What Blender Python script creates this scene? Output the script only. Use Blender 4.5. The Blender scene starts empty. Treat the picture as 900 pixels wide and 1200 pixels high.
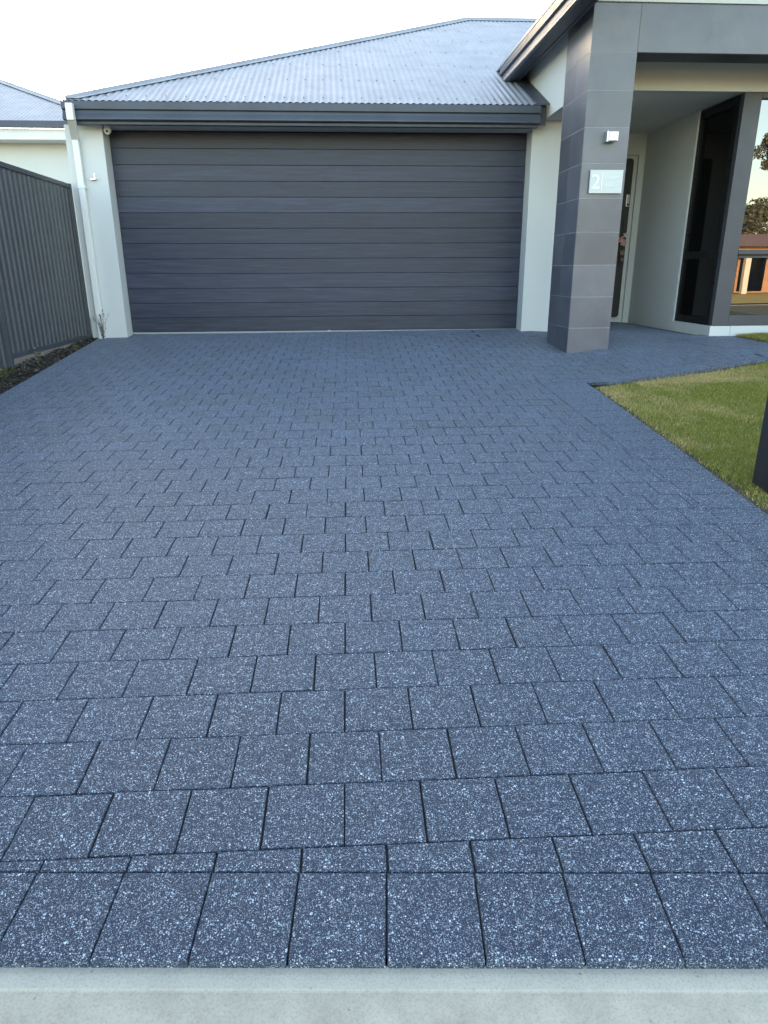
import bpy, math, random
import numpy as np
from mathutils import Vector, Matrix
random.seed(7); rng = np.random.default_rng(7)
R = math.radians
sc = bpy.context.scene
COL = sc.collection

# ------------------------------------------------------------------ camera
CAM_Z = 1.3709
pit, yaw, roll = R(19.172), R(3.7856), R(0.2936)
fw = Vector((math.sin(yaw)*math.cos(pit), math.cos(yaw)*math.cos(pit), -math.sin(pit)))
rt = Vector((math.cos(yaw), -math.sin(yaw), 0))
dn = fw.cross(rt)
r2 = rt*math.cos(roll) + dn*math.sin(roll)
d2 = -rt*math.sin(roll) + dn*math.cos(roll)
cam = bpy.data.cameras.new('camera'); co = bpy.data.objects.new('camera', cam); COL.objects.link(co)
m = Matrix.Identity(4)
for i in range(3):
    m[i][0] = r2[i]; m[i][1] = -d2[i]; m[i][2] = -fw[i]
m[0][3], m[1][3], m[2][3] = 0, 0, CAM_Z
co.matrix_world = m
cam.sensor_fit = 'HORIZONTAL'; cam.sensor_width = 36; cam.lens = 811.58/900*36
cam.clip_start = .02; cam.clip_end = 3000
sc.camera = co

# ------------------------------------------------------------------ sky, sun, exposure
SUN_EL, SUN_AZ = R(11.5), R(-13)          # azimuth measured from +Y towards +X
w = bpy.data.worlds.new('World'); sc.world = w; w.use_nodes = True
wn = w.node_tree; bg = wn.nodes['Background']
sky = wn.nodes.new('ShaderNodeTexSky'); sky.sky_type = 'NISHITA'; sky.sun_disc = False
sky.sun_elevation = SUN_EL; sky.sun_rotation = SUN_AZ
sky.air_density = 1.0; sky.dust_density = 1.0; sky.ozone_density = 0.15
wn.links.new(sky.outputs[0], bg.inputs[0]); bg.inputs[1].default_value = .15
sl = bpy.data.lights.new('sun', 'SUN'); sl.energy = 3.0; sl.angle = R(.5); sl.color = (1, .86, .68)
so = bpy.data.objects.new('sun', sl); COL.objects.link(so)
sd = Vector((math.sin(SUN_AZ)*math.cos(SUN_EL), math.cos(SUN_AZ)*math.cos(SUN_EL), math.sin(SUN_EL)))
so.rotation_euler = sd.to_track_quat('Z', 'Y').to_euler(); so.location = (-5, 20, 20)
sc.view_settings.view_transform = 'Standard'; sc.view_settings.look = 'None'
sc.view_settings.gamma = 1; sc.view_settings.use_curve_mapping = False
sc.view_settings.exposure = 2.7

# ------------------------------------------------------------------ materials
def mat(name, col=(.5,.5,.5), rough=.6, metal=0, spec=None, ior=None):
    mt = bpy.data.materials.new(name); mt.use_nodes = True
    b = mt.node_tree.nodes['Principled BSDF']
    b.inputs['Base Color'].default_value = (*col, 1); b.inputs['Roughness'].default_value = rough
    b.inputs['Metallic'].default_value = metal
    if spec is not None: b.inputs['Specular IOR Level'].default_value = spec
    if ior is not None: b.inputs['IOR'].default_value = ior
    return mt
class N:
    """small node graph helper on one material"""
    def __init__(s, mt): s.t = mt.node_tree; s.b = s.t.nodes['Principled BSDF']
    def new(s, typ, **kw):
        n = s.t.nodes.new(typ)
        for k, v in kw.items(): setattr(n, k, v)
        return n
    def link(s, a, b): s.t.links.new(a, b)
    def pos(s, scale=(1,1,1)):
        g = s.new('ShaderNodeNewGeometry'); mp = s.new('ShaderNodeMapping'); mp.inputs['Scale'].default_value = scale
        s.link(g.outputs['Position'], mp.inputs['Vector']); return mp.outputs[0]
    def noise(s, vec, scale, detail=4, rough=.55):
        n = s.new('ShaderNodeTexNoise'); n.inputs['Scale'].default_value = scale
        n.inputs['Detail'].default_value = detail; n.inputs['Roughness'].default_value = rough
        s.link(vec, n.inputs['Vector']); return n
    def ramp(s, fac, stops):
        r = s.new('ShaderNodeValToRGB'); e = r.color_ramp.elements
        while len(e) < len(stops): e.new(.5)
        for q, (p, c) in zip(e, stops):
            q.position = p; q.color = (*c, 1) if len(c) == 3 else c
        s.link(fac, r.inputs[0]); return r.outputs[0]
    def math(s, op, a, b=None, c=None, clamp=False):
        n = s.new('ShaderNodeMath', operation=op); n.use_clamp = clamp
        for i, v in enumerate((a, b, c)):
            if v is None: continue
            if isinstance(v, (int, float)): n.inputs[i].default_value = v
            else: s.link(v, n.inputs[i])
        return n.outputs[0]
    def mix(s, fac, a, b, blend='MIX'):
        n = s.new('ShaderNodeMix', data_type='RGBA', blend_type=blend)
        for i, v in ((0, fac), (6, a), (7, b)):
            if isinstance(v, (int, float)): n.inputs[i].default_value = v
            elif isinstance(v, tuple): n.inputs[i].default_value = (*v, 1)
            else: s.link(v, n.inputs[i])
        return n.outputs[2]
    def bump(s, h, strength=.3, dist=.002):
        n = s.new('ShaderNodeBump'); n.inputs['Strength'].default_value = strength; n.inputs['Distance'].default_value = dist
        s.link(h, n.inputs['Height']); s.link(n.outputs[0], s.b.inputs['Normal'])
    def color(s, c): s.link(c, s.b.inputs['Base Color'])

M = {}
def mottled(name, c1, c2, scale, rough=.8, bump=.2, bscale=120, bdist=.002, **kw):
    mt = mat(name, c1, rough, **kw); n = N(mt); p = n.pos()
    n.color(n.ramp(n.noise(p, scale, 6).outputs[0], [(.3, c1), (.7, c2)]))
    if bump: n.bump(n.noise(p, bscale, 4).outputs[0], bump, bdist)
    M[name] = mt; return mt

def paver_material():
    mt = mat('paver', (.05,.06,.08), .6); n = N(mt); p = n.pos()
    wob = n.noise(p, 260, 2)
    add = n.new('ShaderNodeVectorMath', operation='MULTIPLY_ADD')
    n.link(wob.outputs['Color'], add.inputs[0]); add.inputs[1].default_value = (.0032,)*3; n.link(p, add.inputs[2])
    def specks(scale, frac, rmin, rmax, thr=.09):
        v = n.new('ShaderNodeTexVoronoi'); v.inputs['Scale'].default_value = scale; n.link(add.outputs[0], v.inputs['Vector'])
        sep = n.new('ShaderNodeSeparateColor'); n.link(v.outputs['Color'], sep.inputs[0])
        # radius: zero for most cells, random for the chosen fraction
        on = n.math('LESS_THAN', sep.outputs[0], frac)
        rad = n.math('MULTIPLY', on, n.math('MULTIPLY_ADD', sep.outputs[1], rmax-rmin, rmin))
        d = n.math('SUBTRACT', rad, v.outputs['Distance'])
        mk = n.math('MULTIPLY', d, 1/thr, clamp=True)
        return n.math('MULTIPLY', mk, n.math('MULTIPLY_ADD', sep.outputs[2], .75, .25))
    s1 = specks(105, .17, .12, .38)
    s2 = specks(215, .50, .20, .50, .12)
    s3 = specks(460, .75, .25, .62, .2)
    s = n.math('MAXIMUM', s1, n.math('MAXIMUM', s2, n.math('MULTIPLY', s3, .72)))
    clump = n.ramp(n.noise(p, 48, 2, .7).outputs[0], [(.36, (.5,.5,.5)), (.62, (1,1,1))])
    s = n.math('MULTIPLY', s, clump)
    g = n.new('ShaderNodeNewGeometry')
    isl = g.outputs['Random Per Island']
    big = n.noise(p, 1.3, 3).outputs[0]; fine = n.noise(p, 420, 3).outputs[0]
    base = n.ramp(fine, [(.3, PAVER_DARK), (.75, PAVER_MID)])
    tone = n.math('MULTIPLY_ADD', isl, .5, .62)
    tone = n.math('MULTIPLY', tone, n.math('MULTIPLY_ADD', big, .7, .65))
    base = n.mix(1.0, base, tone, 'MULTIPLY')
    n.color(n.mix(s, base, SPECK))
    n.link(n.math('MULTIPLY_ADD', fine, .2, .52), n.b.inputs['Roughness'])
    n.b.inputs['Specular IOR Level'].default_value = .35
    n.b.inputs['Diffuse Roughness'].default_value = 1.0
    n.bump(n.math('ADD', n.math('MULTIPLY', s, .4), fine), .35, .0012)
    M['paver'] = mt
PAVER_DARK, PAVER_MID, SPECK = (.012,.0175,.036), (.041,.059,.105), (.80,.89,.99)
paver_material()

mottled('joint', (.012,.012,.014), (.03,.028,.026), 40, .95)
def concrete(name, c1, c2):
    mt = mat(name, c1, .8); n = N(mt); p = n.pos()
    a = n.ramp(n.noise(p, 9, 6, .65).outputs[0], [(.32, c1), (.68, c2)])
    v = n.new('ShaderNodeTexVoronoi'); v.inputs['Scale'].default_value = 95; n.link(p, v.inputs['Vector'])
    sep = n.new('ShaderNodeSeparateColor'); n.link(v.outputs['Color'], sep.inputs[0])
    pit_ = n.math('MULTIPLY', n.math('LESS_THAN', sep.outputs[0], .09), n.math('LESS_THAN', v.outputs['Distance'], n.math('MULTIPLY', sep.outputs[1], .32)))
    patch = n.ramp(n.noise(p, 5, 3).outputs[0], [(.45, (0,0,0)), (.62, (1,1,1))])
    pit_ = n.math('MULTIPLY', pit_, patch)
    fine = n.noise(p, 180, 5, .7).outputs[0]
    a = n.mix(n.math('MULTIPLY', n.math('SUBTRACT', fine, .47), 3.0, clamp=True), a, n.mix(1.0, a, (.62,.63,.64), 'MULTIPLY'))
    n.color(n.mix(n.math('MULTIPLY', pit_, .6), a, (.12,.12,.12)))
    n.bump(n.math('SUBTRACT', fine, pit_), .35, .002)
    M[name] = mt
concrete('concrete', (.35,.315,.252), (.47,.425,.345))
concrete('concrete_edge', (.44,.395,.322), (.51,.46,.375))
mottled('render', (.52,.545,.55), (.57,.59,.59), 1.2, .85, .35, 220, .0015)
mottled('render_neighbour', (.58,.59,.57), (.62,.63,.61), 1.0, .85, .2, 200)
mottled('soffit', (.62,.62,.6), (.66,.66,.64), 2, .7, 0)
mottled('grout', (.28,.29,.30), (.36,.37,.38), 30, .9)
def tile_material():
    mt = mat('tile', (.08,.085,.095), .32); n = N(mt); p = n.pos()
    g = n.new('ShaderNodeNewGeometry')
    a = n.ramp(n.noise(p, 3.2, 7, .62).outputs[0], [(.25, (.082,.087,.110)), (.75, (.128,.132,.156))])
    o = n.new('ShaderNodeObjectInfo')
    a = n.mix(1.0, a, n.math('MULTIPLY_ADD', o.outputs['Random'], .36, .76), 'MULTIPLY')
    n.color(a)
    st = n.noise(n.pos((1, 1, 1)), 5, 5)
    n.link(n.math('MULTIPLY_ADD', st.outputs[0], .08, .27), n.b.inputs['Roughness'])
    n.bump(n.noise(p, 60, 4).outputs[0], .06, .002)
    M['tile'] = mt
tile_material()
def door_material():
    mt = mat('garage_door', (.04,.042,.05), .45); n = N(mt)
    o = n.new('ShaderNodeObjectInfo')
    g = n.new('ShaderNodeNewGeometry'); mp = n.new('ShaderNodeMapping'); mp.inputs['Scale'].default_value = (1.1, 6, 22)
    n.link(g.outputs['Position'], mp.inputs['Vector'])
    off = n.new('ShaderNodeCombineXYZ'); n.link(n.math('MULTIPLY', o.outputs['Random'], 40), off.inputs[0]); n.link(off.outputs[0], mp.inputs['Location'])
    gr = n.noise(mp.outputs[0], 2.2, 8, .62).outputs[0]
    c = n.ramp(gr, [(.25, (.015,.018,.033)), (.5, (.030,.035,.060)), (.78, (.056,.063,.096))])
    c = n.mix(1.0, c, n.math('MULTIPLY_ADD', o.outputs['Random'], .4, .8), 'MULTIPLY')
    n.b.inputs['Specular IOR Level'].default_value = .35
    n.color(c); n.link(n.math('MULTIPLY_ADD', gr, .25, .33), n.b.inputs['Roughness'])
    n.bump(gr, .25, .0015)
    M['garage_door'] = mt
door_material()
def painted(name, c, rough=.4, var=.15):
    mt = mat(name, c, rough); n = N(mt); p = n.pos()
    lo = tuple(v*(1-var) for v in c); hi = tuple(v*(1+var) for v in c)
    n.color(n.ramp(n.noise(p, 2.5, 5).outputs[0], [(.3, lo), (.7, hi)]))
    n.link(n.math('MULTIPLY_ADD', n.noise(p, 11, 4).outputs[0], .2, rough-.1), n.b.inputs['Roughness'])
    M[name] = mt
painted('roof_metal', (.27,.28,.31), .5)
painted('gutter_metal', (.050,.060,.082), .5)
painted('fence_steel', (.046,.054,.068), .45)
painted('white_plastic', (.68,.69,.68), .4, .04)
painted('black_metal', (.006,.0065,.009), .3)
painted('frame_metal', (.042,.047,.060), .45)
M['black_metal'].node_tree.nodes['Principled BSDF'].inputs['Specular IOR Level'].default_value = .2
painted('steel', (.55,.56,.58), .3); M['steel'].node_tree.nodes['Principled BSDF'].inputs['Metallic'].default_value = .9
painted('entry_door', (.020,.019,.021), .4)
painted('letterbox_render', (.013,.014,.018), .6)
painted('screw', (.12,.125,.135), .5)
painted('plaque', (.53,.56,.56), .5, .05)
painted('plaque_mark', (.76,.78,.78), .4, .02)
painted('diffuser', (.82,.82,.84), .3, .02)
M['glass_dark'] = mat('glass_dark', (.003,.0035,.0045), .02, ior=1.35, spec=.2)
def window_glass():
    mt = mat('window_glass', (.006,.007,.008), .0, ior=2.35); n = N(mt)
    n.bump(n.noise(n.pos((.7,1,.7)), .9, 2).outputs[0], .03, .02)
    M['window_glass'] = mt
window_glass()
mottled('soil', (.022,.019,.016), (.060,.050,.040), 14, .95, .8, 60, .01)
mottled('lawn_soil', (.035,.028,.018), (.085,.068,.04), 9, .95, .6, 90, .006)
def attr_mat(name, rough=.7, trans=0):
    mt = mat(name, (.1,.1,.1), rough); n = N(mt); a = n.new('ShaderNodeAttribute'); a.attribute_name = 'tint'
    n.color(a.outputs['Color']); M[name] = mt
    if trans:
        b = n.b; t = n.new('ShaderNodeBsdfTranslucent'); n.link(a.outputs['Color'], t.inputs[0])
        mx = n.new('ShaderNodeMixShader'); mx.inputs[0].default_value = trans
        out = n.t.nodes['Material Output']; n.link(b.outputs[0], mx.inputs[1]); n.link(t.outputs[0], mx.inputs[2]); n.link(mx.outputs[0], out.inputs[0])
attr_mat('grass', .6, .3); attr_mat('litter', .85); attr_mat('leaf', .6, .25)
mottled('asphalt', (.17,.16,.145), (.23,.21,.19), 6, .85, .3, 150)
mottled('dry_grass', (.44,.31,.08), (.56,.42,.14), 2.0, .95, .8, 40, .02)
mottled('ground_cover', (.09,.085,.04), (.16,.13,.07), .5, .95, 0)
mottled('bark', (.06,.045,.035), (.13,.10,.08), 10, .95, .8, 25, .02)
mottled('brick_wall', (.40,.21,.10), (.50,.27,.14), 3, .85, .2, 60)
mottled('cream_paint', (.6,.52,.4), (.66,.58,.46), 2, .7, 0)
mottled('far_roof', (.22,.12,.09), (.28,.16,.12), 3, .8, .2, 30)

# ------------------------------------------------------------------ helpers
def gz(x, y):
    """finished ground level"""
    xx = min(max(x, -6), 8); yy = min(max(y, -.5), 9.76)
    z = .0046*xx + .0616*yy
    def sm(v, a, b):
        t = min(max((v-a)/(b-a), 0), 1); return t*t*(3-2*t)
    z += .05*sm(x, 2.45, 3.05)*sm(y, 6.5, 7.4)
    cap = .588
    if x > 2.45 and z > cap: z = cap + (z-cap)*(1-sm(x, 2.45, 2.9))
    return z
class MB:
    def __init__(s): s.v = []; s.f = []; s.c = []
    def add(s, vs, fs):
        o = len(s.v); s.v += [tuple(q) for q in vs]; s.f += [tuple(i+o for i in f) for f in fs]; return s
    def box(s, x0, x1, y0, y1, z0, z1):
        vs = [(x,y,z) for z in (z0,z1) for y in (y0,y1) for x in (x0,x1)]
        return s.add(vs, [(0,2,3,1),(4,5,7,6),(0,1,5,4),(2,6,7,3),(0,4,6,2),(1,3,7,5)])
    def prism(s, poly, axis, a, b):
        """extrude a 2-D outline along an axis ('x','y','z') from a to b"""
        n = len(poly)
        def P(u, v, t): return {'x': (t,u,v), 'y': (u,t,v), 'z': (u,v,t)}[axis]
        vs = [P(u,v,a) for u,v in poly] + [P(u,v,b) for u,v in poly]
        fs = [tuple(range(n))[::-1], tuple(range(n, 2*n))] + [(i,(i+1)%n,n+(i+1)%n,n+i) for i in range(n)]
        return s.add(vs, fs)
    def tube(s, a, b, r, n=10, r1=None):
        a = Vector(a); b = Vector(b); d = (b-a).normalized(); u = d.orthogonal().normalized(); v = d.cross(u); r1 = r if r1 is None else r1
        vs = [a+(u*math.cos(t)+v*math.sin(t))*r for t in [2*math.pi*i/n for i in range(n)]]
        vs += [b+(u*math.cos(t)+v*math.sin(t))*r1 for t in [2*math.pi*i/n for i in range(n)]]
        return s.add(vs, [tuple(range(n))[::-1], tuple(range(n,2*n))] + [(i,(i+1)%n,n+(i+1)%n,n+i) for i in range(n)])
    def build(s, name, mt, parent=None, bevel=0, smooth=False, recalc=True):
        me = bpy.data.meshes.new(name); me.from_pydata(s.v, [], s.f)
        if recalc:
            import bmesh
            bm = bmesh.new(); bm.from_mesh(me); bmesh.ops.recalc_face_normals(bm, faces=bm.faces[:]); bm.to_mesh(me); bm.free()
        me.materials.append(M[mt] if isinstance(mt, str) else mt)
        if smooth: me.shade_smooth()
        o = bpy.data.objects.new(name, me); COL.objects.link(o)
        if parent: o.parent = parent
        if bevel:
            b = o.modifiers.new('bevel', 'BEVEL'); b.width = bevel; b.segments = 2; b.limit_method = 'ANGLE'
        return o
def tag(o, label=None, cat=None, group=None, kind=None):
    if label: o['label'] = label
    if cat: o['category'] = cat
    if group: o['group'] = group
    if kind: o['kind'] = kind
    return o
def empty(name, loc, label=None, cat=None, group=None):
    o = bpy.data.objects.new(name, None); COL.objects.link(o); o.location = loc; o.empty_display_size = .2
    bpy.context.view_layer.update()
    return tag(o, label, cat, group)
def part(mb, name, mt, parent, **kw):
    """mesh given in world coordinates, parented without moving"""
    base = Vector((0,0,0)); q = parent
    while q: base += q.location; q = q.parent
    mb.v = [(x-base.x, y-base.y, z-base.z) for x,y,z in mb.v]
    return mb.build(name, mt, parent, **kw)
def B(*a): return MB().box(*a)
def tri_soup(name, verts, mt, tint=None, parent=None, nper=3):
    """verts: (n*nper,3) array; each nper verts are one face; tint (n,3)"""
    verts = np.asarray(verts, np.float32).reshape(-1, 3); n = len(verts)//nper
    me = bpy.data.meshes.new(name)
    me.vertices.add(len(verts)); me.vertices.foreach_set('co', verts.ravel())
    me.loops.add(len(verts)); me.loops.foreach_set('vertex_index', np.arange(len(verts), dtype=np.int32))
    me.polygons.add(n); me.polygons.foreach_set('loop_start', np.arange(0, len(verts), nper, dtype=np.int32))
    me.update(calc_edges=True)
    if tint is not None:
        a = me.attributes.new('tint', 'FLOAT_COLOR', 'FACE')
        c = np.ones((n, 4), np.float32); c[:, :3] = tint; a.data.foreach_set('color', c.ravel())
    me.materials.append(M[mt]); o = bpy.data.objects.new(name, me); COL.objects.link(o)
    if parent: o.parent = parent
    return o
def clip(poly, planes):
    """keep the part of a convex polygon where a*x+b*y+c >= 0 for all planes"""
    for a, b, c in planes:
        out = []
        for i in range(len(poly)):
            p, q = poly[i], poly[(i+1) % len(poly)]
            dp, dq = a*p[0]+b*p[1]+c, a*q[0]+b*q[1]+c
            if dp >= 0: out.append(p)
            if (dp > 0 and dq < 0) or (dp < 0 and dq > 0):
                t = dp/(dp-dq); out.append((p[0]+t*(q[0]-p[0]), p[1]+t*(q[1]-p[1])))
        poly = out
        if len(poly) < 3: return []
    return poly
def area(p): return .5*sum(p[i][0]*p[(i+1)%len(p)][1]-p[(i+1)%len(p)][0]*p[i][1] for i in range(len(p)))
def right_of(p, q):   # half plane to the right of p->q
    dx, dy = q[0]-p[0], q[1]-p[1]; return (dy, -dx, -(dy*p[0]-dx*p[1]))
def left_of(p, q): a = right_of(p, q); return (-a[0], -a[1], -a[2])
def inside(pt, poly):
    c = False; n = len(poly)
    for i in range(n):
        (x1,y1),(x2,y2) = poly[i], poly[(i+1)%n]
        if (y1 > pt[1]) != (y2 > pt[1]) and pt[0] < (x2-x1)*(pt[1]-y1)/(y2-y1)+x1: c = not c
    return c

# ------------------------------------------------------------------ ground, street
def sheet(name, xs, ys, mt, dz=0, kind='structure', zf=None, parent=None):
    mb = MB(); zf = zf or gz
    mb.v = [(x, y, zf(x,y)+dz) for y in ys for x in xs]; nx = len(xs)
    mb.f = [(j*nx+i, j*nx+i+1, (j+1)*nx+i+1, (j+1)*nx+i) for j in range(len(ys)-1) for i in range(nx-1)]
    o = mb.build(name, mt, parent, recalc=False)
    if kind: tag(o, kind=kind)
    return o
sheet('ground', [-600,-60,-6,0,8,60,600], [-600,-60,-20,-4,-.5,3,6,9.76,20,60,600], 'ground_cover', -.10)
# kerb line: border of the pavers with the concrete
KL, KR = (-.707, 1.067), (.825, .954)
kd = Vector((KR[0]-KL[0], KR[1]-KL[1], 0)).normalized(); kn = Vector((-kd.y, kd.x, 0)); k0 = Vector((.067, 1.010, 0))
def kp(u, v): q = k0 + kd*u + kn*v; return (q.x, q.y)
KERB_DROP = .012
def strip(us, vs, drop):   # concrete strip in kerb frame, with z profile
    mb = MB(); n = len(vs)
    for u in us:
        for v, dz in vs:
            x, y = kp(u, v); mb.v.append((x, y, gz(x, y)+dz))
    mb.f = [(i*n+j, (i+1)*n+j, (i+1)*n+j+1, i*n+j+1) for i in range(len(us)-1) for j in range(n-1)]
    return mb
us = [-40,-20,-8,-4,-2,-1,0,1,2,4,8,20,40]
fp = strip(us, [(-1.6,-.032), (-.12,-.0265), (-.040,-.0250), (-.0375,-.0235)], 0).build('footpath', 'concrete', None, recalc=False); tag(fp, kind='structure')
ke = strip(us, [(-.0375,-.0235), (-.034,-.0225), (-.006,-.0215), (.012,-.0225), (.014,-.06)], 0).build('edge_strip', 'concrete_edge', fp, recalc=False)
sheet('verge', [-60,-8,0,8,60], [-3.0,-2,-1.2,-.4], 'dry_grass', -.03)
rd = sheet('road', [-120,-30,0,30,120], [-12.8,-8,-3.2], 'asphalt', -.10, zf=lambda x,y: -.03)
tag(rd, kind='structure')
for y0, y1 in ((-3.2,-3.0), (-13.0,-12.8)):   # near and far side of the road
    zt_ = -.02 if y0 > -5 else -.06
    kb = MB().prism([(y0,-.2),(y1,-.2),(y1,zt_),(y0,zt_)], 'x', -120, 120).build('kerb', 'concrete' if y0 > -5 else 'asphalt', None, bevel=.03); tag(kb, kind='structure')
sheet('far_lawn', [-120,-30,0,30,120], [-60,-30,-13.0], 'dry_grass', 0, zf=lambda x,y: -.02)

# ------------------------------------------------------------------ driveway of pavers
PHI = R(-1.0521); PX0, PY0, PS, PT = -.01649, 1.10143, .2, .19934
cph, sph = math.cos(PHI), math.sin(PHI)
def lat(k, n):
    u, v = k*PS, n*PT; return (PX0+u*cph-v*sph, PY0+u*sph+v*cph)
# edges (x, y)
R_IN = [(1.895,.3), (1.867,4.1), (1.85,6.6)]
R_OUT = [(2.10,.3), (2.146,3.152), (2.208,4.263), (2.284,6.185)]
def xr_out(y): return np.interp(y, [p[1] for p in R_OUT], [p[0] for p in R_OUT])
def xr_in(y): return np.interp(y, [p[1] for p in R_IN], [p[0] for p in R_IN])
LE = [(-2.935-.042*(yy_-6.263), yy_) for yy_ in (.2, 3, 6.263, 8, 9.2, 10.2)]
def xl_out(y): return np.interp(y, [p[1] for p in LE], [p[0] for p in LE])
def xl_in(y): return xl_out(y)+.225
W0, W1 = (2.284, 6.185), (4.5, 7.07)          # lawn side of the entry path
FRONT = (kp(-10, .2118), kp(10, .2118))        # line between border and cut row
LAWN2 = [(4.90,8.46), (5.02,7.93), (5.25,7.86), (9,8.1), (9,8.46)]
PA = [left_of(*FRONT), left_of((1.895,.3), (1.85,6.6)), right_of((xl_in(.5),.5), (xl_in(9.5),9.5)), (0,-1,9.95)]
pw = Vector((W1[0]-W0[0], W1[1]-W0[1])).normalized(); pwn = Vector((-pw.y, pw.x))
W0i = (W0[0]+pwn.x*.2, W0[1]+pwn.y*.2); W1i = (W1[0]+pwn.x*.2, W1[1]+pwn.y*.2)
PB1 = [left_of(W0i, W1i), (1,0,-1.86), (0,1,-6.27), (-1,0,4.5), (0,-1,11.3)]
PB2 = [(0,1,-W1i[1]), (1,0,-4.5), (-1,0,9), (0,-1,8.75)]
def inp(pt, pl): return all(a*pt[0]+b*pt[1]+c >= -1e-9 for a,b,c in pl)
def inset(poly, d):
    pl = []
    n = len(poly)
    for i in range(n):
        p, q = poly[i], poly[(i+1)%n]; L = math.hypot(q[0]-p[0], q[1]-p[1])
        if L < 1e-6: continue
        a, b, c = left_of(p, q); pl.append((a/L, b/L, c/L-d))
    return clip(poly, pl)
def paver_geo(poly, gap=.0017, ch=.0016, depth=.03, zf=None, jig=0):
    if area(poly) < 0: poly = poly[::-1]
    o = inset(poly, gap)
    if len(o) < 3: return None
    i = inset(o, ch)
    if len(i) != len(o): return None
    n = len(o); c = (sum(p[0] for p in o)/n, sum(p[1] for p in o)/n)
    ax, ay, az = (random.gauss(0,.0015), random.gauss(0,.0015), random.gauss(0,.0004)) if jig else (0,0,0)
    def Z(p, d): return zf(*p)+d+az+ax*(p[0]-c[0])+ay*(p[1]-c[1])
    vs = [(*p, Z(p,0)) for p in i] + [(*p, Z(p,-ch)) for p in o] + [(*p, Z(p,-depth)) for p in o]
    fs = [tuple(range(n))]
    for a_ in (0, n):
        fs += [(a_+j, a_+n+j, a_+n+(j+1)%n, a_+(j+1)%n) for j in range(n)]
    return vs, fs
pieces = []   # (name, polygon, whole?)
for nrow in range(0, 54):
    for kk in range(-20, 47):
        k = kk + (0 if nrow % 2 else .5)
        ex_, ey_ = .0006/PS, .0/PT
        poly = [lat(k+ex_,nrow+ey_), lat(k+1-ex_,nrow+ey_), lat(k+1-ex_,nrow+1-ey_), lat(k+ex_,nrow+1-ey_)]
        cx = sum(p[0] for p in poly)/4; cy = sum(p[1] for p in poly)/4
        if all(inside(p, LAWN2) for p in poly): continue
        if cy > 9.95 and not (3.2 < cx < 4.8): continue
        ok = [inp(p, PA) or inp(p, PB1) or inp(p, PB2) for p in poly]
        if all(ok): pieces.append(('paver', poly, True)); continue
        if not any(ok): continue
        cand = [c_ for c_ in (clip(poly, PA), clip(poly, PB1), clip(poly, PB2)) if c_ and area(c_) > .0012]
        for c_ in cand:
            c_ = [p for i,p in enumerate(c_) if math.dist(p, c_[i-1]) > .004]   # drop degenerate edges
            if len(c_) >= 3: pieces.append(('paver', c_, False))
for i in range(-22, 16):                         # soldier course at the front
    poly = [kp(i*.2, .004), kp((i+1)*.2, .004), kp((i+1)*.2, .2118), kp(i*.2, .2118)]
    mx = (poly[0][0]+poly[1][0])/2
    if -2.9 < mx < 2.1: pieces.append(('border_paver', poly, False))
y = 1.05                                          # right edge course
while y < 6.25:
    y1 = min(y+.2, 6.30)
    if y1 > 6.15: y1 = 6.27
    pieces.append(('border_paver', [(xr_in(y),y), (xr_out(y),y), (xr_out(y1),y1), (xr_in(y1),y1)], False)); y = y1
y = 1.2                                           # left edge course
while y < 9.6:
    y1 = y+.2
    pieces.append(('border_paver', [(xl_out(y),y), (xl_in(y),y), (xl_in(y1),y1), (xl_out(y1),y1)], False)); y = y1
for i in range(-2, 12):                           # course along the entry path
    a0, a1 = i*.2, (i+1)*.2
    q = lambda t, s_: (W0[0]+pw.x*t+pwn.x*s_, W0[1]+pw.y*t+pwn.y*s_)
    c_ = clip([q(a0,0), q(a1,0), q(a1,.2), q(a0,.2)], [(0,1,-6.27)])
    c_ = [p for i_,p in enumerate(c_) if math.dist(p, c_[i_-1]) > .004]
    if len(c_) >= 3 and area(c_) > .001: pieces.append(('border_paver', c_, False))
for i in range(23): pieces.append(('border_paver', [(4.5+i*.2,7.07),(4.7+i*.2,7.07),(4.7+i*.2,W1i[1]),(4.5+i*.2,W1i[1])], False))
mb = MB()
x = -3.2
while x < 9:
    y = .8
    while y < 11.3:
        c_ = [(x,y),(x+.3,y),(x+.3,y+.3),(x,y+.3)]
        mx, my = x+.15, y+.15
        o_ = []
        if my < 6.0: o_ = clip(c_, [left_of(kp(-10,.02),kp(10,.02)), (-1,0,xr_out(my)-.02), (1,0,-xl_out(my)-.03)])
        elif my < 9.9 and mx < 2.0: o_ = clip(c_, [(1,0,-xl_out(my)-.03)])
        else: o_ = clip(c_, [left_of((W0[0]+pwn.x*.03, W0[1]+pwn.y*.03), W1)]) if mx < 4.5 else clip(c_, [(0,1,-7.08),(0,-1,8.7)])
        if o_ and not (5.3 < mx and 7.9 < my < 8.3): mb.add([(*p, gz(*p)-.009) for p in o_], [tuple(range(len(o_)))])
        y += .3
    x += .3
drive = mb.build('driveway', 'joint', None, recalc=False); tag(drive, kind='structure')
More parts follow.
